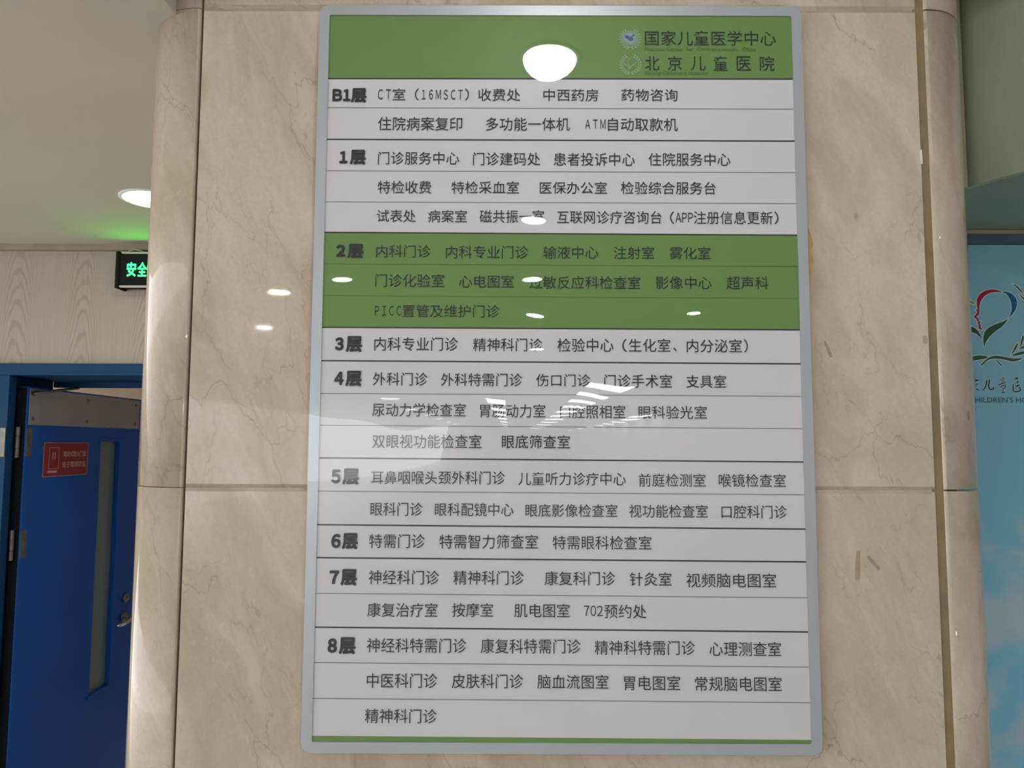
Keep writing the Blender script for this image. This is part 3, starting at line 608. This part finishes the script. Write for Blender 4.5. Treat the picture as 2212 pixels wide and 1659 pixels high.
# ------------------------------------------------------------------ right side: sage bulkhead and sky poster
arc = [(1.230, 0.808), (1.253, 0.769), (1.269, 0.739), (1.293, 0.703), (1.325, 0.655), (1.40, 0.56), (1.52, 0.44), (1.70, 0.33), (1.95, 0.25), (2.3, 0.20), (3.2, 0.18)]
bm = bmesh.new()
inner = [(x+0.018, y+0.012) for x, y in arc]
lo = [bm.verts.new((x, y, 2.467)) for x, y in arc+inner[::-1]]; hi = [bm.verts.new((x, y, TC)) for x, y in arc+inner[::-1]]
bm.faces.new(lo); bm.faces.new(hi[::-1]); n = len(lo)
for i in range(n): f = bm.faces.new((lo[i], lo[(i+1) % n], hi[(i+1) % n], hi[i])); f.smooth = i < len(arc)-1
blk = link('bulkhead', bm, MAT['sagewall'])
structure(blk, 'curved pale sage green bulkhead above the sky poster, beside the column', 'bulkhead')
box('return_face', (0.80, 1.208, 0.815, 0.835, 2.467, TC), MAT['sagewall'], blk)
box('corner_strip', (1.208, 1.231, 0.800, 0.826, 2.463, TC), MAT['cream'], blk, 0.002)
bm = bmesh.new()
so = [(0.80, 0.835), (1.229, 0.826)]+[(x+0.012, y+0.008) for x, y in arc]+[(3.2, 1.25), (0.80, 1.25)]
lo = [bm.verts.new((x, y, 2.469)) for x, y in so]; hi = [bm.verts.new((x, y, 2.489)) for x, y in so]; n = len(so)
bm.faces.new(lo); bm.faces.new(hi[::-1])
for i in range(n): bm.faces.new((lo[i], lo[(i+1) % n], hi[(i+1) % n], hi[i]))
link('soffit', bm, MAT['sageshade'], blk)
structure(box('trim_2', (0.80, 3.2, 1.232, 1.25, 2.452, 2.467), MAT['cream'], None, 0.001), 'thin cream strip running above the sky poster', 'trim')
po = thing('poster', (2.0, 1.25, 0.3), 'large sky blue wall poster with clouds and a heart face logo', 'poster')
boxes('poster_frame', [(0.80, 3.2, 1.222, 1.25, 2.417, 2.451), (0.80, 0.83, 1.222, 1.25, 0.30, 2.417), (3.17, 3.2, 1.222, 1.25, 0.30, 2.417), (0.83, 3.17, 1.222, 1.25, 0.30, 0.33)], MAT['slate'], po, 0.002)
box('printed_sheet', (0.83, 3.17, 1.244, 1.25, 0.33, 2.417), MAT['sky'], po)
YP = 1.2436
bm = bmesh.new()
seq = 0
def swell(pts, r):
    """outline pushed outwards by r"""
    area = sum(a[0]*c[1]-c[0]*a[1] for a, c in zip(pts, pts[1:]+pts[:1]))
    s = 1 if area > 0 else -1
    out = []; n = len(pts)
    for i in range(n):
        a, p, c = pts[i-1], pts[i], pts[(i+1) % n]
        d1 = Vector((p[0]-a[0], p[1]-a[1])).normalized(); d2 = Vector((c[0]-p[0], c[1]-p[1])).normalized()
        n1 = Vector((d1.y, -d1.x))*s; n2 = Vector((d2.y, -d2.x))*s
        if d1.dot(d2) < -0.3: out += [(p[0]+n1.x*r, p[1]+n1.y*r), (p[0]+(n1.x+n2.x+d1.x)*r*0.7, p[1]+(n1.y+n2.y+d1.y)*r*0.7), (p[0]+n2.x*r, p[1]+n2.y*r)]
        else:
            m = (n1+n2).normalized(); k = r/max(0.6, m.dot(n1)); out.append((p[0]+m.x*k, p[1]+m.y*k))
    return out
for c, pts in LOGO:
    seq += 1; fill(bm, [(x, YP-0.00002*seq, z) for x, z in swell([(x/1000, z/1000) for x, z in pts], 0.0032)])
for ch in BRUSH:
    for pts, w in ch:
        P = [(x/1000, z/1000) for x, z in pts]; seq += 1
        for q, o in ((0, 1), (-1, -2)):
            l = math.dist(P[q], P[o]); P[q] = (P[q][0]+(P[q][0]-P[o][0])/l*0.0018, P[q][1]+(P[q][1]-P[o][1])/l*0.0018)
        ribbon(bm, P, w/1000+0.0040, lambda x, z: (x, YP-0.00002*seq, z))
link('logo_outline', bm, MAT['halo'], po)
LM = dict(red='pink', blue='navy', green='leaf', orange='gold')
for c, pts in LOGO:
    bm = bmesh.new(); fill(bm, [(x/1000, YP-0.0010, z/1000) for x, z in pts])
    link({'red': 'face_profile', 'blue': 'head_curve', 'green': 'leaf_motif', 'orange': 'child_curve'}[c], bm, MAT[LM[c]], po)
bm = bmesh.new(); seq = 0
for ch in BRUSH:
    for pts, w in ch:
        P = [(x/1000, z/1000) for x, z in pts]; seq += 1
        ribbon(bm, P, w/1000*1.25, lambda x, z: (x, YP-0.0010-0.00002*seq, z))
link('brush_lettering', bm, MAT['brush'], po)
bm = bmesh.new()
letters(bm, "CHILDREN'S HOSPITAL", ENG[0], ENG[1], ENG[2], ENG[3], lambda x, z, k: (x, YP-0.0010, z))
link('lettering', bm, MAT['thinink'], po)

# ------------------------------------------------------------------ lamps
def copy_tree(o):
    c = o.copy(); C.objects.link(c)
    for ch in o.children:
        d = ch.copy(); C.objects.link(d); d.parent = c; d.matrix_parent_inverse = ch.matrix_parent_inverse.copy()
    return c
def downlight(x, y, z, label, m, r=0.085, dome=0.006, group=None):
    t = thing('ceiling_downlight', (x, y, z), label, 'ceiling lamp', group)
    bm = bmesh.new(); lathe(bm, [(r+0.014, 0.0), (r+0.014, -0.003), (r+0.006, -0.005), (r, -0.004), (r, 0.0)], (x, y, z), 48); link('lamp_ring', bm, MAT['lampring'], t, smooth=True)
    bm = bmesh.new(); lathe(bm, [(r*math.cos(a), -0.001-dome*math.sin(a)) for a in [i*math.pi/2/8 for i in range(8)]]+[(0.001, -0.001-dome)], (x, y, z), 48); link('diffuser', bm, m, t, smooth=True)
    return t
downlight(-1.265, 1.075, LC, 'round glowing downlight in the low cream ceiling beside the column', MAT['corridor'], 0.088)
first = downlight(0.03, -2.78, HC, 'round hall downlight second nearest to the floor directory', MAT['lamp'], group='hall downlights behind the viewer')
downlight(0.04, -1.01, HC, 'round domed hall lamp directly in front of the floor directory', MAT['lamp'], 0.088, 0.05)
for x, y, w in ((0.08, -4.20, 'third'), (0.14, -5.75, 'fourth'), (0.20, -7.80, 'fifth')):
    c = copy_tree(first); c.location = (x, y, HC); c['label'] = 'round hall downlight, %s from the floor directory in the middle row' % w
for x, y, w in ((1.60, -5.65, 'right of the middle row, seen in the directory glass'), (-1.37, -4.26, 'left of the middle row, seen in the directory glass')):
    c = copy_tree(first); c.location = (x, y, HC); c['label'] = 'round hall downlight ' + w
c = copy_tree(first); c.location = (2.3, -2.3, HC); c['label'] = 'round downlight added unseen to brighten the sky poster and bulkhead, right of the column'  # extra lamp out of view, lifts the bulkhead and poster
for x, y, w in ((-2.0, -4.64, 'nearer'), (-2.75, -6.50, 'farther')):
    c = copy_tree(first); c.location = (x, y, HC); c['label'] = 'round hall downlight mirrored in the marble left of the directory, %s of two' % w
def panel_light(x, y, lx, ly, label, group):
    t = thing('ceiling_panel_light', (x, y, HC), label, 'ceiling lamp', group)
    ring_ = bmesh.new()
    for d in ((x-lx/2-.03, x+lx/2+.03, y-ly/2-.03, y-ly/2, HC-.02, HC), (x-lx/2-.03, x+lx/2+.03, y+ly/2, y+ly/2+.03, HC-.02, HC), (x-lx/2-.03, x-lx/2, y-ly/2, y+ly/2, HC-.02, HC), (x+lx/2, x+lx/2+.03, y-ly/2, y+ly/2, HC-.02, HC)): bm_box(ring_, *d)
    link('panel_frame', ring_, MAT['lampring'], t)
    box('diffuser', (x-lx/2, x+lx/2, y-ly/2, y+ly/2, HC-.012, HC-.002), MAT['row'], t)
    return t
p = panel_light(-0.48, -19.3, 0.70, 3.0, 'long ceiling light panel of the middle row along the hall', 'middle row of hall light panels')
for y in (-26, -33, -41, -51, -63, -78): c = copy_tree(p); c.location.y = y; c.location.x = -0.50
p = panel_light(1.95, -14.0, 0.75, 1.5, 'ceiling light panel of the right row along the hall', 'right row of hall light panels')
for i, y in enumerate((-17.4, -21, -24.6, -28.4, -32.5, -37, -42, -48, -55, -63)): c = copy_tree(p); c.location.y = y; c.location.x = 2.0+0.06*i
p = panel_light(4.8, -27, 0.75, 1.5, 'ceiling light panel of the outer right row along the hall', 'outer row of hall light panels')
for i, y in enumerate((-30.4, -34.6, -39.2, -44, -50, -57, -66)): c = copy_tree(p); c.location.y = y; c.location.x = 4.95+0.1*i
p = downlight(-4.2, -23.1, HC, 'large round ceiling lamp of the left row along the hall', MAT['row'], 0.26, 0.02, 'left row of large hall lamps')
for i, y in enumerate((-32, -42.5, -53, -66, -80)): c = copy_tree(p); c.location.y = y; c.location.x = -4.9-0.7*i
